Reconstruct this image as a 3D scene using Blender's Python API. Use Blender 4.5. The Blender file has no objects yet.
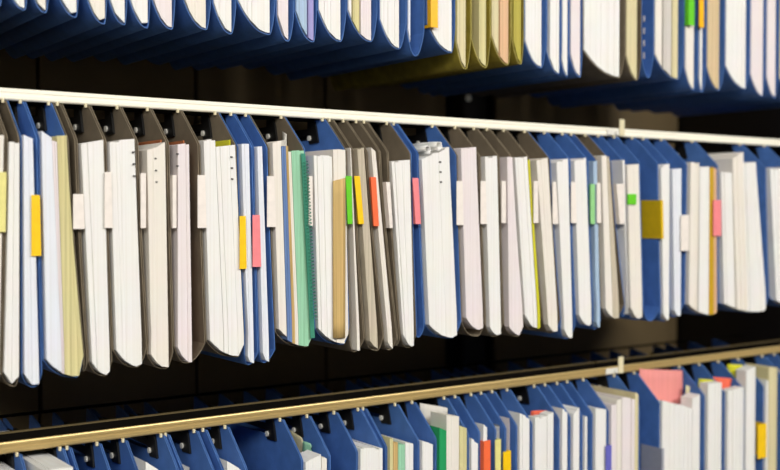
import bpy, math, random
from mathutils import Vector, Matrix
random.seed(7)
R = math.radians
S = bpy.context.scene
COL = S.collection

# ------------------------------------------------------------------ camera
CAMZ = 1.35
F_PX = 1060.0
YAW, PITCH = R(35.8), R(1.3)
cam_d = bpy.data.cameras.new('camera')
cam = bpy.data.objects.new('camera', cam_d); COL.objects.link(cam)
cam.location = (0, 0, CAMZ)
cam.rotation_euler = (R(90) - PITCH, 0, -YAW)
cam_d.sensor_width = 36.0
cam_d.lens = F_PX * 36.0 / 780.0
cam_d.clip_start = 0.01
cam_d.dof.use_dof = True
cam_d.dof.focus_distance = 1.10
cam_d.dof.aperture_fstop = 4.0
S.camera = cam
CM = cam.rotation_euler.to_matrix()

def at(px, py, Y):
    """world X, Z on the upright plane at depth Y, for a point measured in the photograph"""
    v = CM @ Vector(((px - 390.0) / F_PX, -(py - 235.0) / F_PX, -1.0))
    t = Y / v.y
    return v.x * t, CAMZ + v.z * t

# ------------------------------------------------------------------ distances (metres)
YR = 1.00                    # front face of the rails
YF = 0.955                   # front edges of the folders
YB = YF + 0.275              # rear edges of the folders
YE0, YE1 = 0.994, 1.018      # front ear of a folder panel
YK = 1.36                    # back panel of the rack
ZM = at(390, 113.2, YR)[1]   # upper edge of the middle rail
ZB = at(390, 394.2, YR)[1]   # upper edge of the lower rail
RH = 0.0112                  # rail height
ZT = ZM + (ZM - ZB) + 0.028  # upper rail, above the frame

# ------------------------------------------------------------------ materials
def newmat(name):
    m = bpy.data.materials.new(name); m.use_nodes = True
    nt = m.node_tree
    return m, nt, nt.nodes['Principled BSDF']

def lin(c):
    return tuple((x / 12.92 if x <= .04045 else ((x + .055) / 1.055) ** 2.4) for x in (v / 255.0 for v in c)) + (1,)

def paper_mat(name, rgb, stripe=.035, rough=.85):
    m, nt, b = newmat(name)
    N, L = nt.nodes, nt.links
    tc = N.new('ShaderNodeTexCoord'); mp = N.new('ShaderNodeMapping')
    mp.inputs['Scale'].default_value = (420, 30, 2.2)
    L.new(tc.outputs['Object'], mp.inputs['Vector'])
    nz = N.new('ShaderNodeTexNoise'); nz.inputs['Scale'].default_value = 1.0; nz.inputs['Detail'].default_value = 3
    L.new(mp.outputs['Vector'], nz.inputs['Vector'])
    n2 = N.new('ShaderNodeTexNoise'); n2.inputs['Scale'].default_value = 22
    L.new(tc.outputs['Object'], n2.inputs['Vector'])
    base = lin(rgb)
    cr = N.new('ShaderNodeValToRGB')
    k = 1 - stripe * 1.7
    cr.color_ramp.elements[0].position = .30; cr.color_ramp.elements[1].position = .62
    cr.color_ramp.elements[0].color = (base[0] * k, base[1] * k * .985, base[2] * k * .95, 1)
    cr.color_ramp.elements[1].color = base
    L.new(nz.outputs['Fac'], cr.inputs['Fac'])
    mx = N.new('ShaderNodeMix'); mx.data_type = 'RGBA'; mx.blend_type = 'MULTIPLY'
    mx.inputs[0].default_value = .10
    L.new(cr.outputs['Color'], mx.inputs[6]); L.new(n2.outputs['Color'], mx.inputs[7])
    L.new(mx.outputs[2], b.inputs['Base Color'])
    b.inputs['Roughness'].default_value = rough
    b.inputs['Specular IOR Level'].default_value = .25
    bp = N.new('ShaderNodeBump'); bp.inputs['Strength'].default_value = .08; bp.inputs['Distance'].default_value = .001
    L.new(nz.outputs['Fac'], bp.inputs['Height']); L.new(bp.outputs['Normal'], b.inputs['Normal'])
    return m

def board_mat(name, rgb, rough=.5, spec=.4, mott=.25, scale=60):
    m, nt, b = newmat(name)
    N, L = nt.nodes, nt.links
    tc = N.new('ShaderNodeTexCoord')
    nz = N.new('ShaderNodeTexNoise'); nz.inputs['Scale'].default_value = scale; nz.inputs['Detail'].default_value = 6
    L.new(tc.outputs['Object'], nz.inputs['Vector'])
    base = lin(rgb)
    cr = N.new('ShaderNodeValToRGB')
    cr.color_ramp.elements[0].position = .35; cr.color_ramp.elements[1].position = .7
    cr.color_ramp.elements[0].color = tuple(x * (1 - mott) for x in base[:3]) + (1,)
    cr.color_ramp.elements[1].color = tuple(min(1, x * (1 + mott * .6)) for x in base[:3]) + (1,)
    L.new(nz.outputs['Fac'], cr.inputs['Fac']); L.new(cr.outputs['Color'], b.inputs['Base Color'])
    b.inputs['Roughness'].default_value = rough
    b.inputs['Specular IOR Level'].default_value = spec
    return m

def metal_mat(name, rgb, rough=.35, metallic=1.0):
    m, nt, b = newmat(name)
    N, L = nt.nodes, nt.links
    tc = N.new('ShaderNodeTexCoord'); mp = N.new('ShaderNodeMapping')
    mp.inputs['Scale'].default_value = (3, 300, 300)
    L.new(tc.outputs['Object'], mp.inputs['Vector'])
    nz = N.new('ShaderNodeTexNoise'); nz.inputs['Scale'].default_value = 1; nz.inputs['Detail'].default_value = 4
    L.new(mp.outputs['Vector'], nz.inputs['Vector'])
    mr = N.new('ShaderNodeMapRange')
    mr.inputs['To Min'].default_value = rough - .08; mr.inputs['To Max'].default_value = rough + .1
    L.new(nz.outputs['Fac'], mr.inputs['Value']); L.new(mr.outputs['Result'], b.inputs['Roughness'])
    b.inputs['Base Color'].default_value = lin(rgb); b.inputs['Metallic'].default_value = metallic
    return m

P = dict(
    white=paper_mat('paper white', (240, 238, 234)),
    warm=paper_mat('paper warm white', (238, 231, 220)),
    cool=paper_mat('paper cool white', (232, 235, 242)),
    rose=paper_mat('paper rosy white', (236, 226, 226)),
    grey=paper_mat('paper grey', (212, 206, 198)),
    cream=paper_mat('paper cream', (228, 216, 172), .16),
    straw=paper_mat('paper straw', (224, 214, 158), .16),
    tan=paper_mat('paper tan', (214, 180, 118), .18),
    beige=paper_mat('paper beige', (208, 196, 174), .14),
    mint=paper_mat('paper mint', (160, 214, 178), .10, .5),
    teal=paper_mat('paper teal', (70, 150, 125), .10, .5),
    green=paper_mat('paper green', (40, 160, 96), .08, .5),
    sky=paper_mat('paper sky blue', (176, 200, 224), .12),
    slate=paper_mat('paper slate blue', (110, 138, 188), .14),
    lilac=paper_mat('paper lilac', (168, 162, 214), .10),
    pink=paper_mat('paper salmon pink', (236, 150, 144), .06),
    coral=paper_mat('paper coral', (240, 110, 84), .10),
    lime=paper_mat('paper lime', (216, 212, 50), .08),
    ochre=paper_mat('paper ochre', (206, 164, 30), .10),
    rust=paper_mat('paper rust', (186, 112, 70), .12),
    olive=paper_mat('paper olive', (190, 178, 84), .14),
    buff=paper_mat('paper buff', (224, 200, 160), .14),
    peach=paper_mat('paper peach', (232, 190, 150), .12),
)
FB = dict(
    blue=(board_mat('blue pressboard', (78, 119, 186), .55, .3, .12), board_mat('blue board edge', (84, 122, 182), .6, .2)),
    brown=(board_mat('brown pressboard', (122, 110, 92), .6, .3, .12), board_mat('brown board edge', (136, 123, 102), .6, .2)),
    olive=(board_mat('olive pressboard', (158, 142, 52), .6, .3), board_mat('olive board edge', (190, 176, 92), .6)),
)
def tab_mat(name, rgb): return board_mat('tab ' + name, rgb, .35, .5, .05, 120)
TM = dict(yellow=tab_mat('yellow', (250, 202, 22)), ochre=tab_mat('ochre', (230, 190, 14)), pink=tab_mat('pink', (246, 138, 142)),
          green=tab_mat('green', (104, 206, 40)), pale=tab_mat('pale green', (150, 212, 140)), orange=tab_mat('orange', (248, 112, 66)),
          white=tab_mat('white', (240, 230, 220)), straw=tab_mat('straw', (232, 222, 140)), amber=tab_mat('amber', (248, 186, 20)),
          purple=tab_mat('purple', (104, 104, 190)), grey=tab_mat('grey', (160, 162, 172)))
M_LIT_RAIL = metal_mat('zinc rail lit cream', (250, 244, 224), .38, .0)  # same zinc as the lower rail, bright light put into its colour
M_LIP = metal_mat('dull zinc lip', (120, 104, 70), .45, .5)
M_CHAN = board_mat('shade-dark channel', (16, 13, 9), .8, .04, .2, 30)  # shade and dark reflection in the rail trough, put into the colour
M_BRASS = metal_mat('zinc rail', (206, 178, 118), .34, .5)
M_CLIP = metal_mat('cream clip', (226, 214, 176), .4, 0.0)
M_DARK = metal_mat('dark hanger steel', (26, 23, 20), .4, .3)
M_BLACK = board_mat('black hook plastic', (18, 17, 16), .45, .4, .1)
M_RIVET = metal_mat('rivet', (226, 222, 210), .35, .0)
M_BACK = board_mat('dark brown steel panel', (132, 112, 78), .55, .35, .08, 14)
M_POST = board_mat('black post', (30, 26, 24), .5, .35, .1, 20)

# ------------------------------------------------------------------ object helpers
def mesh_obj(name, verts, faces, mats, parent=None, origin=(0, 0, 0), smooth=False, mi=None):
    me = bpy.data.meshes.new(name)
    o0 = Vector(origin)
    me.from_pydata([Vector(v) - o0 for v in verts], [], faces)
    for m in (mats if isinstance(mats, (list, tuple)) else [mats]): me.materials.append(m)
    if smooth: me.polygons.foreach_set('use_smooth', [True] * len(me.polygons))
    if mi: me.polygons.foreach_set('material_index', mi)
    me.validate(); me.update()
    o = bpy.data.objects.new(name, me); COL.objects.link(o)
    if parent is None: o.location = o0
    else:
        o.parent = parent; o.location = o0 - world(parent)
    return o

def world(o):
    v = Vector(o.location)
    while o.parent: o = o.parent; v += Vector(o.location)
    return v

def empty(name, loc):
    o = bpy.data.objects.new(name, None); COL.objects.link(o); o.location = loc
    o.empty_display_size = .02
    return o

def tag(o, label=None, cat=None, group=None, kind=None):
    if label: o['label'] = label
    if cat: o['category'] = cat
    if group: o['group'] = group
    if kind: o['kind'] = kind
    return o

def box_geo(x0, x1, y0, y1, z0, z1, b=0.0):
    """closed box, upright edges chamfered by b"""
    if b:
        xy = [(x0 + b, y0), (x1 - b, y0), (x1, y0 + b), (x1, y1 - b), (x1 - b, y1), (x0 + b, y1), (x0, y1 - b), (x0, y0 + b)]
    else:
        xy = [(x0, y0), (x1, y0), (x1, y1), (x0, y1)]
    n = len(xy)
    v = [(x, y, z0) for x, y in xy] + [(x, y, z1) for x, y in xy]
    f = [tuple(range(n - 1, -1, -1)), tuple(range(n, 2 * n))]
    f += [(i, (i + 1) % n, n + (i + 1) % n, n + i) for i in range(n)]
    return v, f

def prism_x(profile, x0, x1):
    """profile of (y, z) points run along X"""
    n = len(profile)
    v = [(x0, y, z) for y, z in profile] + [(x1, y, z) for y, z in profile]
    f = [tuple(range(n)), tuple(range(2 * n - 1, n - 1, -1))]
    f += [(i, n + i, n + (i + 1) % n, (i + 1) % n) for i in range(n)]
    return v, f

def cyl_geo(c, axis, r, h, n=12):
    v, f = [], []
    a = Vector(axis).normalized(); u = a.orthogonal().normalized(); w = a.cross(u)
    for s in (0, 1):
        for i in range(n):
            t = 2 * math.pi * i / n
            v.append(tuple(Vector(c) + a * h * s + u * r * math.cos(t) + w * r * math.sin(t)))
    f = [tuple(range(n - 1, -1, -1)), tuple(range(n, 2 * n))] + [(i, (i + 1) % n, n + (i + 1) % n, n + i) for i in range(n)]
    return v, f

def lerp(a, b, t): return a + (b - a) * t

# ------------------------------------------------------------------ a folder: one sheet bent into a pocket, hung by its ears
class Folder: pass

def make_folder(color, zr, xl, xr, bl, br, zb, low=.55, hb=None, row='middle', px=0, prev=None):
    """xl,xr: panels at the front corner height; bl,br: at the bottom; zb: lowest point; zr: underside of the rail"""
    F = Folder()
    F.zr, F.zc, F.zb = zr, zr - .034, zb
    w = max(br - bl, .001)
    F.hb = hb if hb is not None else min(.019, .006 + w * .38)
    F.xl, F.xr, F.bl, F.br, F.low = xl, xr, bl, br, low
    F.color, F.row, F.px = color, row, px
    F.tabs = []; F.sheaves = []; F.last = None
    zs = zb + F.hb
    def side(z, a, b):
        t = min(1, max(0, (F.zc - z) / (F.zc - zs)))
        return lerp(a, b, t ** 1.3)
    F.left = lambda z: side(z, xl, bl)
    F.right = lambda z: side(z, xr, br)
    if prev:                                    # panels lie against the folder to their left, never through it
        def beside(z):
            if z >= prev.zb + prev.hb: return prev.right(z)
            if z <= prev.zb: return -1e9
            u = prev.low + (1 - prev.low) * ((z - prev.zb) / prev.hb) ** (1 / 2.2)
            return prev.bl + (prev.br - prev.bl) * u
        F.left = lambda z: max(side(z, xl, F.bl0), beside(z) + .0016)
        F.bl0 = bl
        F.right = lambda z: max(side(z, xr, F.br0), F.left(z) + .0024)
        F.br0 = br
        F.bl = bl = F.left(zs); F.br = br = max(F.right(zs), bl + .0026)
        F.br0 = br
        w = br - bl
    def arc(u):
        d = (low - u) / low if u < low else (u - low) / (1 - low)
        return zb + F.hb * abs(d) ** 2.2
    F.arc = arc
    F.xl, F.xr = F.left(F.zc), F.right(F.zc)
    xr = F.xr
    def floor_at(x):
        return max(arc(min(1, max(0, (x + d - bl) / w))) for d in (-.0009, -.0004, 0, .0004, .0009))
    F.floor_at = floor_at
    ze = zr - .0012
    YS = [(YF, F.zc - .004), (YF + .003, F.zc), (YE0 - .003, ze - .003), (YE0, ze), (YE1, ze), (YE1 + .0006, zr - .022), (1.10, zr - .024), (1.13, zr - .026),
          (1.209, ze - .006), (1.215, ze - .006), (1.2158, F.zc + .004), (YB, F.zc - .004)]
    K, A = 18, 15
    US = [low * a / 9 for a in range(9)] + [low + (1 - low) * a / 6 for a in range(7)]
    v, f = [], []
    for Y, zt in YS:
        ln = []
        back = (.005 if row == 'middle' else .0) if Y < YF + .02 else 0
        for k in range(K):
            z = lerp(zt, zs, k / K); ln.append((F.left(z), Y, z))
        for u in US:
            ln.append((bl + w * u, Y + back * (1 - abs(2 * u - 1) ** 2), arc(u)))
        for k in range(K - 1, -1, -1):
            z = lerp(zt, zs, k / K); ln.append((F.right(z), Y, z))
        v += ln
    n = 2 * K + A + 1
    for i in range(len(YS) - 1):
        for j in range(n - 1):
            f.append((i * n + j, i * n + j + 1, (i + 1) * n + j + 1, (i + 1) * n + j))
    base = Vector(((bl + br) / 2, (YF + YB) / 2, zb))
    e = empty('hanging_folder', base)
    F.obj = e
    s = mesh_obj('pocket', v, f, list(FB[color]), e, base)
    md = s.modifiers.new('board', 'SOLIDIFY'); md.thickness = .0007; md.offset = 0; md.material_offset_rim = 1
    # hanger bar along the right-hand panel, its hook and rivet
    x = xr
    vv, ff = box_geo(x - .0026, x - .0006, YE1 - .004, 1.168, zr - .017, zr - .010)
    mesh_obj('hanger_bar', vv, ff, M_DARK, e, base)
    prof = [(YE0 + .012, zr - .026), (YE1 + .006, zr - .027), (YE1 + .010, zr - .020), (YE1 + .010, zr - .002), (YE0 + .020, zr - .002), (YE0 + .016, zr - .010)]
    vv, ff = prism_x(prof, x - .0028, x - .0006)
    hk = mesh_obj('hook', vv, ff, M_BLACK, e, base)
    if F.xr - F.xl > .0085:
      vv, ff = cyl_geo((x - .0046, YE1 + .0048, zr - .0205), (1, 0, 0), .0030, .0020, 10)
      mesh_obj('rivet', vv, ff, M_RIVET, hk, base)
    vv, ff = box_geo(x - .0030, x - .0004, YR - .0036, YR - .0004, zr - .0030, zr + .0008, .0006)
    mesh_obj('clip', vv, ff, M_CLIP, e, base)
    F.base = base
    return F

def add_tab(F, a, b, y0, y1, color, name='label_tab', wrap=.012, inner=False, bx=None):
    """a folded label tab on the front edge of a panel: pixel columns a..b, rows y0..y1 as measured"""
    Yt = YF - .0070
    th = .0009
    bx = bx or (a, b)
    (xa, z1), (xb, _), (xc, z0), (xd, _) = at(a, y0, Yt), at(b, y0, Yt), at(bx[0], y1, Yt), at(bx[1], y1, Yt)
    v = []
    if inner:                                   # lies on the inner face of the right-hand panel and folds over its edge
        for z in (z0, z1):
            x = F.right(z) - .0007
            v += [(x + .0036, Yt, z), (x - .0010, Yt, z), (x - .0010, YF + wrap, z), (x - .0001, YF + wrap, z), (x - .0001, Yt + th, z), (x + .0036, Yt + th, z)]
        F.tabside = getattr(F, 'tabside', '') + 'R'
    else:
        zm = (z0 + z1) / 2
        left = abs((xa + xc) / 2 - F.left(zm)) <= abs((xb + xd) / 2 - F.right(zm))
        for z, p, q in ((z0, xc, xd), (z1, xa, xb)):
            if left:
                g = F.left(z) + .0005           # flange runs back along the left panel
                p, q = min(p, g), max(q, g + .0012)
                v += [(g, YF + wrap, z), (g, Yt + th, z), (p - .0002, Yt + th, z), (p - .0002, Yt, z), (q, Yt, z), (q, Yt + th, z), (g + th, Yt + th, z), (g + th, YF + wrap, z)]
            else:
                g = F.right(z) - .0005
                p, q = min(p, g - .002), max(q, g)
                v += [(g, YF + wrap, z), (g - th, YF + wrap, z), (g - th, Yt + th, z), (p, Yt + th, z), (p, Yt, z), (q + .0002, Yt, z), (q + .0002, Yt + th, z), (g, Yt + th, z)]
        F.tabside = getattr(F, 'tabside', '') + ('L' if left else 'R')
        d = (xa - F.left(zm)) if left else (xb - F.right(zm))
        if abs(d) > .004: print('tab off', color, a, round(d, 4))
    n = len(v) // 2
    f = [tuple(range(n)), tuple(range(2 * n - 1, n - 1, -1))] + [(i, n + i, n + (i + 1) % n, (i + 1) % n) for i in range(n)]
    o = mesh_obj(name, v, f, TM[color], F.obj, F.base)
    F.tabs.append((color, name))
    return o

# ------------------------------------------------------------------ a sheaf of papers standing in a folder
def make_sheaf(F, xl, xr, zl, zr_, bl, br, mat, name='paper_sheaf', y0=-.004, lift=.0015, depth=.20, sheet=.0048, jit=.0006, dip=0.0, K=9):
    zt = max(zl, zr_)
    eps = .0009
    zs = F.zb + F.hb
    ts = getattr(F, 'tabside', '')
    el, er = (.0020 if 'L' in ts else eps), (.0020 if 'R' in ts else eps)
    if zt > F.zr - .0285: er = max(er, .0052)
    zref = min(zt, F.zc)
    xl = max(xl, F.left(zref) + el); xr = min(xr, F.right(zref) - er)
    bl = max(bl, F.bl + el); br = min(br, F.br - er)
    if F.last:                                  # never into the sheaf standing to its left
        xl = max(xl, F.last[0] + .0006); bl = max(bl, F.last[1] + .0006)
    F.last = (xr, br)
    if xr - xl < .0012: m = (xl + xr) / 2; xl, xr = m - .0006, m + .0006
    if br - bl < .0012: m = (bl + br) / 2; bl, br = m - .0006, m + .0006
    n = max(2, min(26, int((max(xr - xl, br - bl)) / sheet)))
    cuts = [0] + sorted((j + random.uniform(-.3, .3)) / n for j in range(1, n)) + [1]
    yb = YF + y0 + depth
    v = []
    cols = []
    block = 0.0
    for j in range(n):
        if random.random() < .25: block = random.uniform(-jit, jit)
        yf = YF + y0 + block + random.uniform(-.0006, .0006)
        dz = random.uniform(-.0018, .0004) if random.random() < .5 else 0
        lf = lift + abs(random.gauss(0, .0003))
        for t in (cuts[j], cuts[j + 1]):
            xt, xb = lerp(xl, xr, t), lerp(bl, br, t)
            ztop = lerp(zl, zr_, t) - dip * math.sin(math.pi * t) + dz
            zbot = F.floor_at(xb) + lf
            cols.append((xt, xb, ztop, zbot, yf))
    # the lower third follows the panels, so bottoms turn inward with the pocket
    m = len(cols)
    for back in (0, 1):
        for xt, xb, ztop, zbot, yf in cols:
            for k in range(K + 1):
                s = k / K
                z = lerp(ztop, zbot, s)
                t = min(1, max(0, (zref - z) / max(zref - zs, .01)))
                x = lerp(xt, xb, t)
                if z > zs + .001: x = min(max(x, F.left(z) + el), F.right(z) - er)
                v.append((x, (yb if back else yf), z))
    f = []
    q = K + 1
    off = m * q
    for i in range(m - 1):
        for k in range(K):
            f.append((i * q + k, i * q + k + 1, (i + 1) * q + k + 1, (i + 1) * q + k))
            f.append((off + i * q + k, off + (i + 1) * q + k, off + (i + 1) * q + k + 1, off + i * q + k + 1))
        f.append((i * q, (i + 1) * q, off + (i + 1) * q, off + i * q))
        f.append((i * q + K, off + i * q + K, off + (i + 1) * q + K, (i + 1) * q + K))
    for k in range(K):
        f.append((k, off + k, off + k + 1, k + 1))
        e = (m - 1) * q
        f.append((e + k, e + k + 1, off + e + k + 1, off + e + k))
    base = Vector(((bl + br) / 2, YF + .14, F.zb + .002))
    return mesh_obj(name, v, f, mat, None, base)


# ------------------------------------------------------------------ what hangs where
# pixel columns and rows are measurements from the photograph; every position is taken on the plane of the folder fronts
items = []          # (object, row, pixel column, noun, look, landmark phrase)

# middle row: colour, right-hand front corner, bottom left, bottom right, bottom row, look, landmark phrase
MID = [
 ('brown', 5, -24, 0.5, 388, 'brown hanging folder with pale yellow tab', ('pale yellow tab', 0)),
 ('brown', 19, 1, 19, 388, 'brown hanging folder', None),
 ('blue', 37, 22, 42, 389, 'blue hanging folder with bright yellow tab near the left edge', None),
 ('blue', 66, 43, 83, 381, 'blue hanging folder stuffed with cream papers', None),
 ('brown', 75, 84, 87, 372, 'brown hanging folder pressed flat', None),
 ('brown', 104, 87.5, 112, 378, 'brown hanging folder with white label', None),
 ('brown', 136, 112.5, 147, 370, 'brown hanging folder with white label', None),
 ('brown', 167, 147.5, 173, 371, 'brown hanging folder with white label', None),
 ('brown', 198, 174, 205, 365, 'brown hanging folder with white label', None),
 ('brown', 236, 205.5, 244, 360, 'brown hanging folder with white label', None),
 ('blue', 252, 244.5, 258, 366, 'blue hanging folder with yellow tab beside a pink one', None),
 ('blue', 267, 258.5, 275, 364, 'slim blue hanging folder with pink tab left of mint file', None),
 ('brown', 303, 275.5, 314, 350, 'brown hanging folder holding mint green file', None),
 ('blue', 345, 314.5, 349, 347, 'blue hanging folder with white label', None),
 ('brown', 352, 350, 364, 353, 'brown hanging folder with bright green tab', ('bright green tab', 349)),
 ('brown', 366, 364.5, 383, 352, 'brown hanging folder with yellow tab between green and orange tabs', None),
 ('brown', 379, 383.5, 397, 351, 'brown hanging folder with orange tab', ('orange tab', 374)),
 ('brown', 387, 397.3, 399, 346, 'brown hanging folder pressed flat', None),
 ('brown', 410, 399.5, 416, 349, 'brown hanging folder', None),
 ('blue', 417, 416.5, 424, 338, 'blue hanging folder with pink tab before the curled sheets', ('middle pink tab', 416)),
 ('blue', 456, 424.5, 461, 341, 'blue hanging folder with curled papers', None),
 ('brown', 479, 461.5, 485, 338, 'brown hanging folder with white label', None),
 ('brown', 498, 485.5, 503, 338, 'brown hanging folder with white label', None),
 ('brown', 511, 504, 522, 338, 'brown hanging folder with white label', None),
 ('brown', 528, 522.5, 542, 331, 'brown hanging folder holding lime sheets', None),
 ('brown', 549, 543, 560, 334, 'brown hanging folder with white label', None),
 ('blue', 569, 560.5, 575, 340, 'blue hanging folder with white label', None),
 ('blue', 587, 575.5, 592.5, 328, 'blue hanging folder with white label', None),
 ('blue', 596, 593, 600.5, 330, 'slim blue hanging folder with pale green tab', ('pale green tab', 593)),
 ('brown', 610, 601, 624, 321, 'brown hanging folder with white label', None),
 ('blue', 623, 624.5, 626.5, 317, 'slim blue hanging folder with white label', None),
 ('blue', 639, 627, 643, 321, 'blue hanging folder beside the wide ochre tab', None),
 ('blue', 657, 643.5, 660, 322, 'empty blue hanging folder with wide ochre tab', ('wide ochre tab', 650)),
 ('blue', 668, 660.5, 669, 322, 'blue hanging folder', None),
 ('blue', 686, 669.5, 684, 318, 'blue hanging folder with white label', None),
 ('blue', 717, 684.5, 718, 318, 'blue hanging folder with pink tab and an ochre sheet', ('rightmost pink tab', 716)),
 ('blue', 765, 719, 768, 316, 'blue hanging folder with two bulging sheaves', None),
 ('blue', 789, 769, 798, 309, 'blue hanging folder at the right edge', None),
 ('blue', 818, 800, 830, 306, 'blue hanging folder past the right edge', None),
]
# folder, left, right, top row left, top row right, bottom left, bottom right, paper, options
MID_P = [
 (0, -16, 3, 134, 134, -22, 0, 'warm', {}),
 (1, 3, 20, 142, 142, 2, 17, 'white', {}),
 (2, 21, 31, 135, 139, 23, 37, 'cool', {}),
 (3, 38, 50, 131, 138, 45, 60, 'cool', {}),
 (3, 50.5, 55, 140, 140, 60.5, 62.5, 'rose', {}),
 (3, 55.5, 74, 136, 136, 63, 82, 'straw', dict(jit=.0013)),
 (5, 78, 101.5, 144, 140, 88, 108, 'white', dict(jit=.0012)),
 (6, 108, 133, 141, 139, 113, 140.5, 'white', {}),
 (7, 145, 163.5, 149, 141, 148, 167, 'warm', dict(dip=.001)),
 (7, 164, 166, 140, 138, 167.3, 168.5, 'rust', dict(y0=.010)),
 (8, 176, 187, 145, 143, 175, 190, 'rose', {}),
 (8, 187.5, 189, 140, 140, 190.3, 191.3, 'rust', dict(y0=.010)),
 (9, 199, 213.5, 140, 139, 207, 222, 'white', dict(sheet=.004)),
 (9, 214, 233, 147, 145, 222.5, 242, 'white', {}),
 (9, 233.5, 235.5, 140, 139, 242.3, 243.5, 'lime', dict(y0=.010)),
 (10, 240, 247, 144, 144, 245, 252, 'cool', {}),
 (11, 254, 260, 147, 146, 259, 267, 'cool', {}),
 (12, 270, 279, 143, 141, 276, 285, 'warm', dict(lift=.004, depth=.022)),
 (12, 279.5, 283.5, 146, 146, 285.5, 290, 'slate', dict(depth=.022)),
 (12, 284, 286, 146, 146, 290.5, 293, 'tan', dict(depth=.022)),
 (12, 286.5, 289, 152, 152, 293.5, 296.5, 'warm', dict(depth=.022)),
 (13, 312, 330, 155, 156, 315, 334, 'white', dict(sheet=.0035)),
 (13, 331, 344, 149, 150, 334.5, 347, 'warm', dict(jit=.001)),
 (14, 346, 349, 147, 147, 355, 358, 'warm', {}),
 (15, 355, 361.5, 148, 148, 368, 375.5, 'beige', {}),
 (16, 368, 373, 147, 151, 386, 390.5, 'warm', {}),
 (18, 388, 408, 161, 160, 400, 412, 'white', dict(jit=.0008)),
 (20, 418, 447, 158, 147, 427, 455, 'white', {}),
 (21, 456, 474, 149, 147, 464, 481, 'rose', dict(jit=.0008, lift=.008)),
 (22, 483, 495, 157, 156, 488, 499, 'white', {}),
 (23, 505, 510, 157, 157, 507, 521, 'rose', {}),
 (24, 512, 525, 158, 157, 523, 535, 'white', {}),
 (24, 525.5, 527.5, 160, 160, 535.5, 538, 'lime', {}),
 (25, 534, 545, 159, 158, 546, 555, 'warm', {}),
 (26, 554, 565.5, 163, 158, 562, 570, 'white', {}),
 (27, 572, 584, 161, 158, 577, 589.5, 'white', {}),
 (28, 591, 595, 161, 161, 594, 598, 'sky', {}),
 (29, 599, 604, 155, 156, 603, 610, 'warm', {}),
 (29, 604.5, 607, 158, 156, 610.5, 617, 'beige', {}),
 (30, 620, 622.5, 160, 160, 625, 626, 'white', {}),
 (31, 624, 636.5, 166, 164, 628, 640, 'warm', dict(jit=.001)),
 (33, 659, 667.5, 167, 163, 661.5, 667, 'white', {}),
 (34, 670, 679, 170, 168, 672, 678, 'cool', {}),
 (35, 688, 697, 162, 163, 686, 694.5, 'warm', {}),
 (35, 697.5, 707, 166, 167, 696, 706, 'white', {}),
 (35, 707.5, 711, 167, 167, 706.5, 711, 'ochre', {}),
 (35, 711.5, 714, 168, 168, 711.5, 714, 'peach', {}),
 (36, 719, 729, 172, 173, 722, 732, 'white', {}),
 (36, 730, 741, 158, 152, 734, 745, 'warm', dict(jit=.0013)),
 (36, 741.5, 753, 163, 162, 745.5, 763, 'white', dict(jit=.0013)),
 (37, 768, 787, 169, 167, 774, 795, 'white', {}),
]
MID_T = [   # folder, left, right, top, bottom, colour, options
 (0, -3, 3.5, 172, 232, 'straw', {}),
 (2, 31.5, 39.5, 195, 256, 'yellow', {}),
 (5, 73.5, 79, 194, 229, 'white', {}), 
 (6, 105, 111, 172, 228, 'white', {}),
 (7, 141, 146, 173, 228, 'white', {}),
 (8, 173, 176.5, 175, 228, 'white', {}),
 (9, 198, 203, 175, 228, 'white', {}),
 (10, 240, 245.8, 216, 269, 'yellow', {}),
 (11, 253, 258.5, 215, 267, 'pink', {}),
 (12, 267.5, 272.5, 176, 227, 'white', {}),
 (13, 309, 312.5, 176, 226, 'white', {}),
 (14, 346, 351.3, 176, 224, 'green', dict(bx=(348, 352))),
 (15, 354.5, 360, 176, 224, 'yellow', dict(bx=(359, 364))),
 (16, 371, 376, 177, 226, 'orange', dict(bx=(374, 379))),
 (17, 387, 390, 182, 228, 'white', dict(bx=(390, 393))),
 (19, 413, 418.5, 178, 224, 'pink', dict(bx=(416, 421))),
 (21, 457, 460, 181, 225, 'white', {}),
 (22, 481, 485, 181, 224, 'white', {}),
 (23, 502, 506, 181, 223, 'white', {}),
 (25, 534, 538, 181, 223, 'white', {}),
 (26, 553, 556, 182, 224, 'white', {}),
 (27, 571.5, 574.5, 182, 223, 'white', {}),
 (28, 591, 595, 184, 224, 'pale', {}),
 (28, 597, 600.5, 183, 223, 'white', {}),
 (30, 620.5, 624.5, 184, 224, 'white', {}),
 (34, 681, 687, 215, 251, 'white', {}),
 (35, 713.5, 718, 200, 236, 'pink', {}),
]
Z_UNDER = ZM - RH
MF = []
LOWS = {}
for i_, m_ in enumerate(MID):
    q_ = [p[6] for p in MID_P if p[0] == i_]
    if q_: LOWS[i_] = min(.85, max(.45, (max(q_) - m_[2]) / (m_[3] - m_[2]) - .08))
LOWS[12] = .8; LOWS[15] = .78; LOWS[16] = .62
prev = at(-22, 147, YF)[0]
for c, px, b0, b1, yb, look, mark in MID:
    y = 147 + px * .022
    xr = at(px, y, YF)[0]
    (bl, zb), (br, _) = at(b0, yb, YF), at(b1, yb, YF)
    F = make_folder(c, Z_UNDER, prev + .0020, max(xr, prev + .0046), bl, br, zb, low=LOWS.get(len(MF), .6), prev=MF[-1] if MF else None)
    prev = F.xr
    F.look, F.mark = look, mark
    MF.append(F); items.append((F.obj, 'middle', px, 'folder', look, mark))
for fi, a, b, y0, y1, col, kw in MID_T: add_tab(MF[fi], a, b, y0, y1, col, **kw)
add_tab(MF[32], 650, 650, 200, 239, 'ochre', wrap=.030, inner=True)

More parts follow.
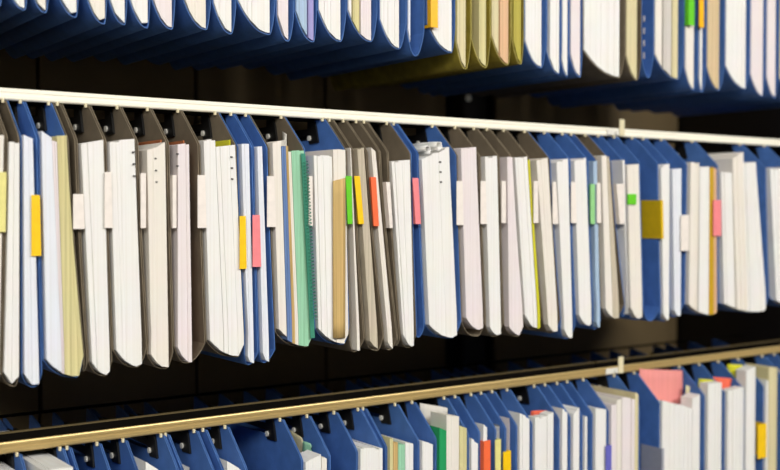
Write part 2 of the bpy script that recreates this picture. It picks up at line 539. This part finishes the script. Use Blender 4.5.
PAPER_WORD = dict(white='white', warm='off-white', cool='bluish white', rose='pinkish white', grey='greyish', cream='cream', straw='straw yellow',
                  tan='tan', beige='beige', sky='pale blue', slate='slate blue', lilac='lilac', lime='lime', ochre='ochre', rust='rust brown',
                  peach='peach', buff='buff', olive='olive', pink='salmon pink', coral='coral red', green='green', mint='mint green', teal='teal')
def sheaf_word(w, thick):
    return ('thick ' if thick > .027 else 'thin ' if thick < .008 else '')
def put_sheaf(F, row, a, b, y0, y1, ba, bb, col, kw, ybot=None, mark=None, look=None):
    kw = dict(kw)
    xl, zl = at(a, y0, YF); xr, zr_ = at(b, y1, YF)
    yb = ybot if ybot else 330
    bl = at(ba, yb, YF)[0]; br = at(bb, yb, YF)[0]
    nm = kw.pop('name', 'paper_sheaf')
    o = make_sheaf(F, xl, xr, zl, zr_, bl, br, P[col], nm, **kw)
    look = look or f"{sheaf_word(0, max(xr - xl, br - bl))}{PAPER_WORD[col]} paper sheaf"
    F.sheaves.append(o)
    items.append((o, row, (a + b) / 2, 'sheaf', look, mark))
    return o
for fi, a, b, y0, y1, ba, bb, col, kw in MID_P:
    put_sheaf(MF[fi], 'middle', a, b, y0, y1, ba, bb, col, kw)

# mint green plastic file with a spiral spine in the middle row
def green_file():
    F = MF[12]
    kw = dict(sheet=.006, jit=.0004, depth=.02)
    xl, zl = at(289.5, 151, YF); xr, z2 = at(303, 150, YF)
    bl = at(297, 340, YF)[0]; br = at(312.5, 340, YF)[0]
    o = make_sheaf(F, xl, xr, zl, z2, bl, br, P['mint'], 'plastic_file', **kw)
    base = Vector(o.location)
    # flap folded along its right edge
    v = []
    for k in range(9):
        s = k / 8
        x = lerp(xr, br, s) ; z = lerp(z2 - .004, F.zb + .010, s)
        v += [(x - .0062, YF - .0065, z), (x - .0004, YF - .0055, z), (x - .0004, YF - .0047, z), (x - .0062, YF - .0057, z)]
    f = [(0, 1, 2, 3), (32, 35, 34, 33)]
    for k in range(8):
        for i in range(4):
            f.append((k * 4 + i, (k + 1) * 4 + i, (k + 1) * 4 + (i + 1) % 4, k * 4 + (i + 1) % 4))
    mesh_obj('spine_flap', v, f, P['teal'], o, base)
    # spiral binding
    v, f = [], []
    turns, seg, sd, r, rw = 46, 12, 5, .0024, .00045
    for i in range(turns * seg + 1):
        t = i / seg; s = i / (turns * seg); a = 2 * math.pi * t
        cx = lerp(xr, br, s * .95) - .0030; cz = lerp(z2 - .012, F.zb + .03, s); cy = YF - .0106
        for j in range(sd):
            b = 2 * math.pi * j / sd
            rr = r + rw * math.cos(b)
            v.append((cx + rr * math.cos(a), cy + rr * math.sin(a), cz + rw * math.sin(b)))
    for i in range(turns * seg):
        for j in range(sd):
            f.append((i * sd + j, (i + 1) * sd + j, (i + 1) * sd + (j + 1) % sd, i * sd + (j + 1) % sd))
    mesh_obj('spiral_binding', v, f, P['teal'], o, base, True)
    items.append((o, 'middle', 297.5, 'file', 'mint green plastic file with spiral binding', 'mint green file'))
green_file()

# curled sheet lying over the sheaf next to the pink tab
def curl(px, py, r, length, turn0, turn1, name, mat):
    X, Z = at(px, py, YF)
    v = []; n = 22
    for i in range(n + 1):
        a = lerp(turn0, turn1, i / n); rr = r * (1 - .35 * i / n)
        for y in (0, .012, .03, length):
            w = .0006 * math.sin(i * 1.7 + y * 90)
            v.append((X + (rr + w) * math.cos(a), YF - .009 + y, Z + (rr + w) * math.sin(a)))
    f = [(i * 4 + j, i * 4 + j + 1, (i + 1) * 4 + j + 1, (i + 1) * 4 + j) for i in range(n) for j in range(3)]
    o = mesh_obj(name, v, f, mat, None, (X, YF, Z - r), True)
    o.modifiers.new('t', 'SOLIDIFY').thickness = .0006
    return o
o = curl(434, 146, .0056, .06, R(-120), R(330), 'curled_sheet', P['white'])
items.append((o, 'middle', 436, 'curl', 'white sheet curled into a tight roll on top of the papers', None))
o = curl(422.5, 150, .0054, .05, R(-60), R(210), 'curled_sheet', P['white'])
items.append((o, 'middle', 424, 'curl', 'white sheet bent over beside the tight roll', None))

# green square sticker on the grey sheaf
g = [i for i in items if i[1] == 'middle' and i[3] == 'sheaf' and abs(i[2] - 630.25) < .9][0]
(x0, z1), (x1, z0) = at(626.5, 194, YF - .003), at(634.5, 204.5, YF - .003)
vv, ff = box_geo(x0, x1, YF - .0062, YF - .0038, z0, z1)
mesh_obj('sticker', vv, ff, TM['green'], g[0], g[0].location)
items[items.index(g)] = g[:4] + ('off-white paper sheaf with green square sticker', 'green square sticker')

# upper row: colour, bottom left, bottom right, bottom row, sheaves [(left, right, paper, options)], look, landmark
TOP = [
 ('blue', -124, -98, -18, [(-122, -102, 'white')], None, None),
 ('blue', -96, -72, -12, [(-94, -76, 'white')], None, None),
 ('blue', -70, -46, -7, [(-68, -50, 'white')], None, None),
 ('blue', -44, -22, 0, [(-43, -25, 'white')], None, None),
 ('blue', -20, 3, 4, [(-19, 0, 'white')], None, None),
 ('blue', 5, 28, 8, [(7, 25, 'white')], None, None),
 ('blue', 30, 49, 11, [(31, 46, 'warm')], None, None),
 ('blue', 55, 79, 15, [(56, 77, 'white')], None, None),
 ('blue', 86, 107, 22, [(87, 105.5, 'warm')], None, None),
 ('blue', 108.5, 127, 23, [(109, 125, 'white')], None, None),
 ('blue', 129.5, 150, 26, [(130, 148.5, 'white')], None, None),
 ('blue', 151.5, 175, 27, [(152, 172.5, 'rose')], None, None),
 ('blue', 182, 211, 27, [(183, 206.5, 'warm')], None, None),
 ('blue', 213, 236, 32, [(213.5, 231.5, 'white')], None, None),
 ('blue', 237, 275, 31, [(237.5, 270, 'white')], 'blue hanging folder with wide rounded white papers', None),
 ('blue', 276.5, 293.5, 40, [(277, 288.5, 'rose')], None, None),
 ('blue', 295, 316.5, 40, [(295.5, 307, 'sky'), (307.5, 314, 'lilac')], 'blue hanging folder holding pale blue and lilac papers', 'lilac sheaf'),
 ('blue', 318, 346, 39, [(318.5, 341, 'white')], None, None),
 ('blue', 347, 377, 39, [(347.5, 352, 'white'), (352.5, 360, 'straw'), (360.5, 371.5, 'rose')], 'blue hanging folder with a straw yellow sheaf inside', None),
 ('blue', 379.5, 406, 47, [(380, 399, 'white')], None, None),
 ('blue', 407, 424, 55, [(407.5, 411, 'cool')], None, None),
 ('blue', 427, 455, 50, [(429, 452, 'white')], 'blue hanging folder with amber tab', ('amber tab', 434)),
 ('olive', 455.5, 470.5, 68, [(456.5, 466, 'cream')], 'olive hanging folder with pointed cream papers', None),
 ('olive', 471, 490, 66, [(478.5, 486, 'straw')], 'olive hanging folder, mostly empty', None),
 ('olive', 490.5, 510.5, 63, [(491.5, 499, 'cream'), (499.5, 508.5, 'peach')], 'olive hanging folder holding peach papers', 'peach sheaf'),
 ('olive', 511, 523.5, 63, [(513, 521, 'olive')], 'slim olive hanging folder', None),
 ('blue', 524, 546, 66, [(524.5, 541.5, 'white')], None, None),
 ('blue', 546.5, 560.5, 73, [(549, 559, 'white')], None, None),
 ('blue', 561, 568.5, 76, [(561.5, 567.5, 'white')], None, None),
 ('blue', 569, 582, 76, [(569.5, 580.5, 'rose')], None, None),
 ('brown', 582.5, 624.5, 74, [(583, 619.5, 'white')], 'brown hanging folder with very thick white papers', 'very thick white sheaf'),
 ('brown', 625, 641, 79, [(625.5, 637, 'cream')], 'brown hanging folder with cream papers', None),
 ('blue', 641.5, 653, 77, [], 'empty blue hanging folder with dashed white marks', None),
 ('blue', 653.5, 683, 77, [(654, 662, 'warm'), (662.5, 671, 'grey'), (671.5, 678, 'cream')], 'blue hanging folder with grey and cream papers', None),
 ('blue', 684, 697.5, 89, [(684.5, 694, 'warm')], 'blue hanging folder with green tab', ('green tab', 692)),
 ('blue', 698, 705.5, 92, [(698.3, 702, 'white')], 'blue hanging folder with orange yellow tab', None),
 ('blue', 706, 724, 89, [(706.5, 719, 'buff')], 'blue hanging folder with buff papers', None),
 ('blue', 724.5, 749, 87, [(725, 745.5, 'white')], None, None),
 ('blue', 749.5, 764.5, 95, [(750, 763, 'rose')], None, None),
 ('blue', 765.5, 778, 97, [(766, 775, 'rose')], None, None),
 ('blue', 778.5, 802, 98, [(779, 799, 'cream')], None, None),
 ('blue', 803, 826, 102, [(804, 822, 'white')], None, None),
]
TF = []
TOP_T = {21: [(431, 438, -26, 27, 'amber')], 34: [(690.5, 694.5, -22, 25, 'green')], 35: [(699.5, 704, -22, 27, 'amber')]}
tops = []
for c, a, b, yb, sh, look, mark in TOP:
    tops.append((at(a, yb, YF), at(b, yb, YF)))
for i, (c, a, b, yb, sh, look, mark) in enumerate(TOP):
    (bl, zb), (br, _) = tops[i]
    lo = tops[i - 1][1][0] if i else bl - .004
    hi = tops[i + 1][0][0] if i + 1 < len(TOP) else br + .004
    F = make_folder(c, ZT - RH, (lo + bl) / 2 + .0010, (hi + br) / 2 - .0010, bl, br, zb, low=(min(.86, max(.5, (max(q[1] for q in sh) - a) / (b - a) - .03)) if sh else .6), row='upper', hb=min(.030, .008 + (br - bl) * .8) if c != 'olive' else .032, prev=TF[-1] if TF else None)
    TF.append(F)
    px = (a + b) / 2
    look = look or f'{c} hanging folder'
    items.append((F.obj, 'upper', px, 'folder', look, (mark if isinstance(mark, tuple) else None)))
    for t in TOP_T.get(i, ()): add_tab(F, *t)
    for p, q, col in [s[:3] for s in sh]:
        xl, xr = at(p, yb, YF)[0], at(q - 1, yb, YF)[0]
        zt = F.zc - .014 - random.uniform(0, .012)
        sx = (F.xl - F.bl) * .7; 
        o = make_sheaf(F, xl + sx, xr + sx, zt, zt, xl, xr, P[col], lift=.0009, y0=-.0012)
        nm = f"{sheaf_word(0, xr - xl)}{PAPER_WORD[col]} paper sheaf"
        mk = mark if isinstance(mark, str) and 'sheaf' in mark and (('lilac' in mark and col == 'lilac') or ('peach' in mark and col == 'peach') or 'thick' in mark) else None
        if mk and 'thick' in mk: nm = 'very thick white paper sheaf with rounded bottom'
        items.append((o, 'upper', (p + q) / 2, 'sheaf', nm, mk))
# white dashes down the inside of the empty blue folder
F = TF[32]
for k in range(4):
    z0 = at(640, 12 + k * 12.5, YF)[1]
    vv, ff = box_geo(F.right(z0) - .0016, F.right(z0) - .0005, YF + .014, YF + .0165, z0 - .008, z0)
    mesh_obj('white_mark', vv, ff, TM['white'], F.obj, F.base)

# lower row: right-hand ears of the folders (pixel column, pixel row of the ear tips), look, landmark
LOW = [
 (-14, 458, None, None), (20, 454, None, None), (63, 446, None, None), (70, 446, None, None), (100, 441, None, None), (126, 437, None, None), (164, 432, None, None), (168.5, 432, None, None), (197, 427, None, None), (206, 427, None, None), (228, 424, None, None),
 (283, 416, 'wide empty blue hanging folder', ('wide empty folder', 270)), (310, 413, None, None), (337, 409, 'blue hanging folder with staple marks', None), (361, 408, None, None), (366, 407, None, None), (398, 402, 'blue hanging folder holding yellow and green papers', None),
 (415, 399, None, None), (447, 395, 'blue hanging folder holding a translucent plastic sleeve', None), (458, 394, None, None), (474, 390, 'blue hanging folder with orange tab', ('orange tab', 488)), (484, 389, None, None), (495, 388, None, None), (510, 387, None, None),
 (537, 383, None, None), (548, 382, None, None), (560, 380, None, None), (570, 379, None, None), (586, 377, None, None), (617, 372, 'blue hanging folder packed with cream papers', None), (637, 369, 'blue hanging folder left of the salmon pink sheet', None), (682, 362, 'blue hanging folder holding salmon pink sheet', None), (702, 360, None, None),
 (721, 357, 'blue hanging folder holding coral red paper', None), (741, 353, 'blue hanging folder holding tall lime topped papers', None), (765, 350, None, None), (777, 348, None, None), (800, 344, None, None), (824, 341, None, None),
]
Z_LU = ZB - RH
LF = []
prev = at(-60, 462, YE0)[0]
for px, py, look, mark in LOW:
    xr = at(px, py, YE0)[0]
    F = make_folder('blue', Z_LU, prev + .0016, max(xr, prev + .004), prev + .0018, max(xr, prev + .004), Z_LU - .30, low=.6, row='lower', prev=LF[-1] if LF else None)
    prev = F.xr
    LF.append(F)
    items.append((F.obj, 'lower', px + 18, 'folder', look or 'blue hanging folder', mark))
def low_tab(fi, a, b, y0, y1, c, **k): add_tab(LF[fi], a, b, y0, y1, c, **k)
low_tab(20, 485.5, 490.5, 441, 476, 'orange'); low_tab(21, 495.5, 499, 440, 474, 'straw'); low_tab(22, 503.5, 508, 452, 486, 'yellow')
low_tab(28, 606, 611.5, 446, 482, 'purple'); add_tab(LF[30], 645, 645, 452, 490, 'grey', wrap=.030, inner=True); low_tab(34, 758, 762, 425, 459, 'yellow')
# folder, left, right, top row left, top row right, paper, options
LOW_P = [
 (1, 10, 30, 478, 478, 'white', {}), (2, 42, 74, 469, 466, 'white', {}),
 (6, 131, 157, 463, 469, 'white', {}),
 (8, 175, 186, 468, 470, 'white', {}),
 (10, 222, 246, 461, 469, 'white', {}),
 (12, 303, 319, 462, 453, 'white', dict(depth=.028)), (12, 319.5, 325, 455, 458, 'warm', dict(depth=.028)), 
 (14, 358, 384, 447, 447, 'white', {}), 
 (16, 386, 391, 437, 438, 'straw', {}), (16, 391.5, 396, 442, 442, 'tan', {}), (16, 396.5, 403, 444, 444, 'mint', {}), (16, 403.5, 411, 441, 443, 'white', {}),
 (17, 417, 431, 441, 443, 'white', {}),
 (18, 433, 444, 428, 430, 'green', dict(depth=.03)), (18, 444.5, 457, 415, 416, 'warm', dict(depth=.03)), (18, 457.5, 465, 425, 428, 'straw', dict(depth=.03)),
 (19, 449, 476, 441, 442, 'white', {}),
 (20, 473, 485, 425, 427, 'white', {}),
 (21, 489, 496, 425, 426, 'white', {}),
 (22, 499, 507, 419, 422, 'rose', {}),
 (23, 509, 527, 414, 417, 'white', {}),
 (24, 528, 545, 418, 416, 'white', dict(depth=.014)), (24, 545.5, 551, 413, 411, 'white', dict(depth=.014)),
 (25, 553, 565, 409, 411, 'white', {}),
 (26, 568, 577, 413, 407, 'white', {}),
 (27, 577.5, 585, 416, 417, 'white', {}),
 (28, 590, 604, 408, 409, 'white', {}),
 (29, 606, 614, 404, 404, 'rose', {}), (29, 614.5, 619, 399, 399, 'warm', {}), (29, 619.5, 632, 397, 398, 'rose', {}), (29, 632.5, 637, 392, 393, 'cream', {}),
 (31, 655, 689, 401, 407, 'white', dict(sheet=.004, depth=.028)), (31, 690, 697, 398, 394, 'white', dict(depth=.02)),
 (32, 699, 719, 384, 382, 'white', dict(depth=.014)), 
 (33, 721, 741, 391, 386, 'white', dict(depth=.014)), 
 (34, 741, 753, 371, 366, 'white', dict(depth=.018)), 
 (35, 759, 766, 380, 380, 'white', {}), (35, 766.5, 775, 367, 367, 'cream', {}),
 (36, 777, 786, 372, 372, 'grey', {}), (37, 789, 806, 366, 366, 'white', {}),
]
for fi, a, b, y0, y1, col, kw in LOW_P:
    put_sheaf(LF[fi], 'lower', a, b, y0, y1, a, b, col, kw, ybot=y0)


# bent sheets that stick up out of the lower row
def bent_sheet(F, pts, ytop, ybot, mat, name, y0=.0, ripple=.0015):
    """a sheet standing across a folder: pts = [(pixel column, offset in depth)], from pixel row ytop down to ybot"""
    v = []; K = 10
    n = len(pts)
    eps = .0016
    for k in range(K + 1):
        s = k / K
        for i, (px, dy) in enumerate(pts):
            Y = YF + y0 + dy
            yt = ytop[0] + (ytop[1] - ytop[0]) * i / (n - 1)
            X, Z = at(px, yt, Y)
            Zb = at(px, ybot, Y)[1]
            X = min(max(X, F.left(Z) + eps), F.right(Z) - .0045)
            v.append((X, Y + ripple * math.sin(i * 1.3 + s * 3), lerp(Z, Zb, s)))
    f = [(k * n + i, (k + 1) * n + i, (k + 1) * n + i + 1, k * n + i + 1) for k in range(K) for i in range(n - 1)]
    c = sum((Vector(p) for p in v), Vector()) / len(v)
    o = mesh_obj(name, v, f, mat, None, c, True)
    m = o.modifiers.new('t', 'SOLIDIFY'); m.thickness = .0007; m.offset = 0
    return o
o = bent_sheet(LF[31], [(634, .037), (644, .035), (655, .033), (664, .0315), (672, .030), (679, .030), (682, .031), (684, .034), (684.5, .037)], (369, 371), 470, P['pink'], 'pink_sheet')
items.append((o, 'lower', 660, 'sheet', 'broad salmon pink sheet standing behind white papers', 'salmon pink sheet'))
o = bent_sheet(LF[31], [(686, .0205), (688, .0205), (690, .021), (692, .0215), (693, .0225)], (385, 388), 470, P['cream'], 'cream_sheet', ripple=.0005)
items.append((o, 'lower', 688, 'sheet', 'cream sheet bent beside the salmon pink sheet', None))
o = bent_sheet(LF[33], [(711, .024), (716, .020), (722, .017), (728, .017), (733, .019), (735, .024), (735.5, .034)], (377, 379), 398, P['coral'], 'coral_sheet', ripple=.003)
items.append((o, 'lower', 724, 'sheet', 'crumpled coral red sheet on top of white papers', 'coral red sheet'))
o = bent_sheet(LF[34], [(727, .030), (731, .026), (736, .023), (740, .022), (742, .024), (743, .032)], (364, 365), 384, P['lime'], 'lime_sheet')
items.append((o, 'lower', 736, 'sheet', 'lime yellow sheet poking up behind tall white papers', None))
o = bent_sheet(LF[32], [(699, .022), (704, .019), (709, .017), (714, .016), (717, .018), (718, .03)], (379, 380), 396, P['lime'], 'lime_sheet')
items.append((o, 'lower', 708, 'sheet', 'small lime yellow sheet peeping over white papers', None))
o = bent_sheet(LF[18], [(420, .042), (428, .040), (438, .037), (448, .034), (454, .033), (456, .036), (456.5, .042)], (403, 412), 470, P['grey'], 'plastic_sleeve')
items.append((o, 'lower', 440, 'sheet', 'pale translucent plastic sleeve rising behind a green sheet', None))
o = bent_sheet(LF[12], [(289, .075), (293, .065), (297, .058), (301, .05), (304, .048)], (429, 440), 470, P['cream'], 'stepped_sheet')
items.append((o, 'lower', 296, 'sheet', 'cream sheet leaning in steps in the open folder', None))
o = bent_sheet(LF[12], [(303, .040), (307, .034), (312, .03), (316, .03), (317, .04)], (441, 446), 470, P['mint'], 'green_sheet')
items.append((o, 'lower', 310, 'sheet', 'pale green sheet behind loose white papers', None))
o = bent_sheet(LF[24], [(531, .020), (536, .016), (541, .014), (546, .013), (547, .02)], (411, 410), 430, P['coral'], 'orange_sheet')
items.append((o, 'lower', 539, 'sheet', 'orange sheet edge showing above white papers', None))

o = bent_sheet(MF[12], [(268, .034), (278, .031), (288, .029), (296, .028), (301, .028), (302, .034)], (144, 132.5), 190, P['warm'], 'loose_sheet')
items.append((o, 'middle', 288, 'sheet', 'off-white loose sheet slanting up behind the mint green file', None))
o = bent_sheet(MF[13], [(333, -.0062), (337, -.0070), (341, -.0066), (345, -.0062)], (181, 178), 338, P['tan'], 'tan_sheet', ripple=.0006)
items.append((o, 'middle', 339, 'sheet', 'tan sheet covering the front of off-white papers', None))
def marks(px, row, pts):
    g = min((i for i in items if i[1] == row and i[3] == 'sheaf'), key=lambda i: abs(i[2] - px))
    for x, y in pts:
        (xa, za), (xb, zb_) = at(x - .9, y - .7, YF - .005), at(x + .9, y + .7, YF - .005)
        vv, ff = box_geo(xa, xb, YF - .0056, YF - .0036, zb_, za)
        mesh_obj('printed_mark', vv, ff, M_BLACK, g[0], g[0].location)
marks(121, 'middle', [(133.5, 152), (134, 164), (134.5, 176)])
marks(154, 'middle', [(155.5, 158.5), (156, 170.5), (156.5, 182)])
marks(181, 'middle', [(175.5 + 2, 154), (175.5 + 2, 166)])
marks(223, 'middle', [(231.5, 157), (232, 168), (232.3, 179)])
marks(432, 'middle', [(440, 162), (440.5, 172), (441, 182)])

# ------------------------------------------------------------------ the rack
X0, X1 = at(-250, 200, YR)[0], at(850, 200, YR)[0]
XJ = at(621.5, 130, YR)[0]
rack = empty('filing_rack', (XJ, YR + .2, 0))
def rail(z, m):
    d = .050
    lip = lambda y: [(y + .0016, z - RH), (y + .0004, z - RH + .0009), (y, z - RH + .0020), (y, z - .0066), (y + .0006, z - .0060), (y + .0006, z - .0044), (y, z - .0036),
                     (y, z - .0016), (y + .0005, z - .0005), (y + .0016, z), (y + .0028, z - .0004), (y + .0032, z - .0016), (y + .0032, z - RH)]
    for a, b in ((X0, XJ - .0012), (XJ + .0012, X1)):
        vv, ff = prism_x(lip(YR), a, b)
        r = mesh_obj('rail', vv, ff, m, rack, (0, 0, 0), mi=None)
        vv, ff = prism_x([(YR + d - .004, z - .0018), (YR + d - .004, z - .001), (YR + d - .003, z - .0002), (YR + d - .001, z - .0002), (YR + d, z - .001), (YR + d, z - .0018)], a, b)
        mesh_obj('rear_lip', vv, ff, M_LIP, r)
        vv, ff = prism_x([(YR + .0034, z - RH + .0002), (YR + .0034, z - .0085), (YR + d - .0042, z - .0085), (YR + d - .0040, z - .0019), (YR + d, z - .0019), (YR + d, z - RH + .0002)], a, b)
        mesh_obj('channel', vv, ff, M_CHAN, r)
    # joint fitting: upright lug and a bolt plate over the butt joint
    vv, ff = box_geo(XJ - .0055, XJ + .0045, YR - .0022, YR - .0002, z - RH + .001, z + .0125, .0006)
    j = mesh_obj('rail_joint', vv, ff, M_CLIP, rack)
    vv, ff = box_geo(XJ - .030, XJ - .006, YR - .0014, YR - .0002, z - .0095, z - .002, .0004)
    mesh_obj('joint_plate', vv, ff, M_RIVET, j)
    vv, ff = cyl_geo((XJ - .012, YR - .0014, z - .006), (0, -1, 0), .0028, .0016)
    mesh_obj('bolt', vv, ff, M_RIVET, j)
    # rear rail
    vv, ff = box_geo(X0, X1, 1.209, 1.215, z - RH - .006, z - RH - .0035)
    mesh_obj('rear_rail', vv, ff, M_CHAN, rack)
rail(ZM, M_LIT_RAIL); rail(ZB, M_BRASS); rail(ZT, M_LIT_RAIL)
# back of the rack: sheet panels with narrow gaps, a post with bolts
XP = at(469, 110, 1.34)[0]
seams = [X0, at(38, 85, YK)[0], at(196, 95, YK)[0], at(326, 100, YK)[0], XP - .03, XP + .075, X1]
for i in range(len(seams) - 1):
    if i == 4: continue
    vv, ff = box_geo(seams[i] + .002, seams[i + 1] - .002, YK, YK + .012, .02, 2.1, .0015)
    mesh_obj('back_panel', vv, ff, M_BACK, rack)
vv, ff = box_geo(X0, X1 + .02, YK + .02, YK + .03, .02, 2.1)
mesh_obj('inner_lining', vv, ff, M_POST, rack)
vv, ff = box_geo(XP - .024, XP + .024, 1.325, YK - .004, .0, 2.12, .003)
post = mesh_obj('post', vv, ff, M_POST, rack)
for px, py in ((469, 98), (511, 99), (553, 374)):
    x, z = at(px, py, 1.322)
    if abs(x - XP) > .03: 
        continue
    vv, ff = cyl_geo((x, 1.3262, z), (0, -1, 0), .006, .004)
    mesh_obj('bolt', vv, ff, M_RIVET, post)
for x in (X0, X1 + .022):  # added end sheets that keep side light out of the rack
    vv, ff = box_geo(x - .02, x, YR - .01, YK + .03, 0, 2.13, .003)
    mesh_obj('end_light_block', vv, ff, M_POST, rack)
vv, ff = box_geo(X0, X1 + .02, YK - .36, YK + .03, 2.1, 2.13)
mesh_obj('top_cover', vv, ff, M_POST, rack)
vv, ff = box_geo(X0, X1 + .02, YK - .36, YK + .03, 0.001, .04)
mesh_obj('plinth', vv, ff, M_POST, rack)
tag(rack, 'metal filing rack with long rails and dark back that carries every hanging folder', 'filing rack')

# ------------------------------------------------------------------ the room
def struct(name, geo, m):
    o = mesh_obj(name, geo[0], geo[1], m); o['kind'] = 'structure'; return o
M_WALL = board_mat('painted wall', (206, 200, 188), .8, .2, .04, 5)
M_FLOOR = board_mat('dark vinyl floor', (48, 43, 38), .5, .3, .12, 18)
M_CEIL = board_mat('ceiling tiles', (222, 220, 214), .9, .2, .04, 30)
struct('floor', box_geo(-3.2, 5.2, -3.8, 2.2, -.1, 0), M_FLOOR)
struct('ceiling', box_geo(-3.2, 5.2, -3.8, 2.2, 3.2, 3.3), M_CEIL)
struct('wall_back', box_geo(-3.2, 5.2, 2.1, 2.2, 0, 3.2), M_WALL)
struct('wall_front', box_geo(-3.2, 5.2, -3.8, -3.7, 0, 3.2), M_WALL)
struct('wall_left', box_geo(-3.3, -3.2, -3.8, 2.2, 0, 3.2), M_WALL)
struct('wall_right', box_geo(5.2, 5.3, -3.8, 2.2, 0, 3.2), M_WALL)

# ------------------------------------------------------------------ light: fluorescent strips over the aisle
def area(name, loc, target, sx, sy, power, col):
    d = bpy.data.lights.new(name, 'AREA'); d.shape = 'RECTANGLE'; d.size = sx; d.size_y = sy
    d.energy = power; d.color = col
    o = bpy.data.objects.new(name, d); COL.objects.link(o); o.location = loc
    o.rotation_euler = (Vector(target) - Vector(loc)).to_track_quat('-Z', 'Y').to_euler()
    return o
area('strip_light', (-1.2, -2.1, 3.0), (.7, .95, 1.3), 3.0, .8, 130, (1, .99, .97))
area('strip_light', (1.9, -2.1, 3.0), (1.4, .95, 1.3), 2.4, .8, 110, (1, .99, .97))
W = bpy.data.worlds.new('world'); W.use_nodes = True; S.world = W
W.node_tree.nodes['Background'].inputs['Color'].default_value = (.9, .95, 1, 1)
W.node_tree.nodes['Background'].inputs['Strength'].default_value = .15

S.view_settings.view_transform = 'Standard'
S.view_settings.look = 'None'
S.view_settings.gamma = 1
S.view_settings.exposure = -0.06
S.cycles.use_denoising = True
S.cycles.max_bounces = 8
S.cycles.diffuse_bounces = 5

# ------------------------------------------------------------------ labels
ORD = ['', 'first', 'second', 'third', 'fourth', 'fifth', 'sixth', 'seventh', 'eighth', 'ninth', 'tenth', 'eleventh', 'twelfth', 'thirteenth', 'fourteenth', 'fifteenth', 'sixteenth', 'seventeenth', 'eighteenth', 'nineteenth', 'twentieth']
GROUPS = {('folder', 'upper'): 'hanging folders on the upper rail', ('folder', 'middle'): 'hanging folders on the middle rail', ('folder', 'lower'): 'hanging folders on the lower rail',
          ('sheaf', 'upper'): 'paper sheaves in the upper folders', ('sheaf', 'middle'): 'paper sheaves in the middle folders', ('sheaf', 'lower'): 'paper sheaves in the lower folders'}
CAT = dict(folder='hanging folder', sheaf='papers', file='file', curl='paper', sheet='sheet')
taken = {}
for row in ('upper', 'middle', 'lower'):
    its = sorted([i for i in items if i[1] == row], key=lambda i: i[2])
    marks = [((i[5][1], i[5][0]) if isinstance(i[5], tuple) else (i[2], i[5])) + (i[0],) for i in its if i[5]]
    looks = {}
    for i in its: looks[i[4]] = looks.get(i[4], 0) + 1
    for noun in ('folder', 'sheaf'):
        same = [i for i in its if i[3] == noun]
        vis = [i for i in same if i[2] > 28 or row != 'upper']
        for i in same:
            if i[5] or (looks[i[4]] == 1 and ('with ' in i[4] and 'white label' not in i[4] or 'left of' in i[4] or 'beside the' in i[4] or 'holding' in i[4] or 'packed' in i[4])):
                lab = f'{i[4]}, {row} row'
            else:
                best = None
                for mpx, mt, mo in marks:
                    if mpx < i[2]: k = sum(1 for j in same if mpx < j[2] <= i[2]); side = 'right'
                    else: k = sum(1 for j in same if i[2] <= j[2] < mpx); side = 'left'
                    if k and (best is None or k < best[0]): best = (k, side, mt)
                k, side, mt = best
                lab = f'{i[4]}, {ORD[k] if k < len(ORD) else k} {noun} {side} of {mt}, {row} row'
            i[0]['label'] = lab
            i[0]['category'] = CAT[noun]; i[0]['group'] = GROUPS[noun, row]
    for i in its:
        if i[3] not in ('folder', 'sheaf'):
            i[0]['label'] = i[4] + f', {row} row'; i[0]['category'] = CAT[i[3]]
for i in items:
    l = i[0]['label']
    if l in taken or len(l.replace('-', ' ').split()) > 16: print('LABEL', len(l.split()), l)
    taken[l] = 1
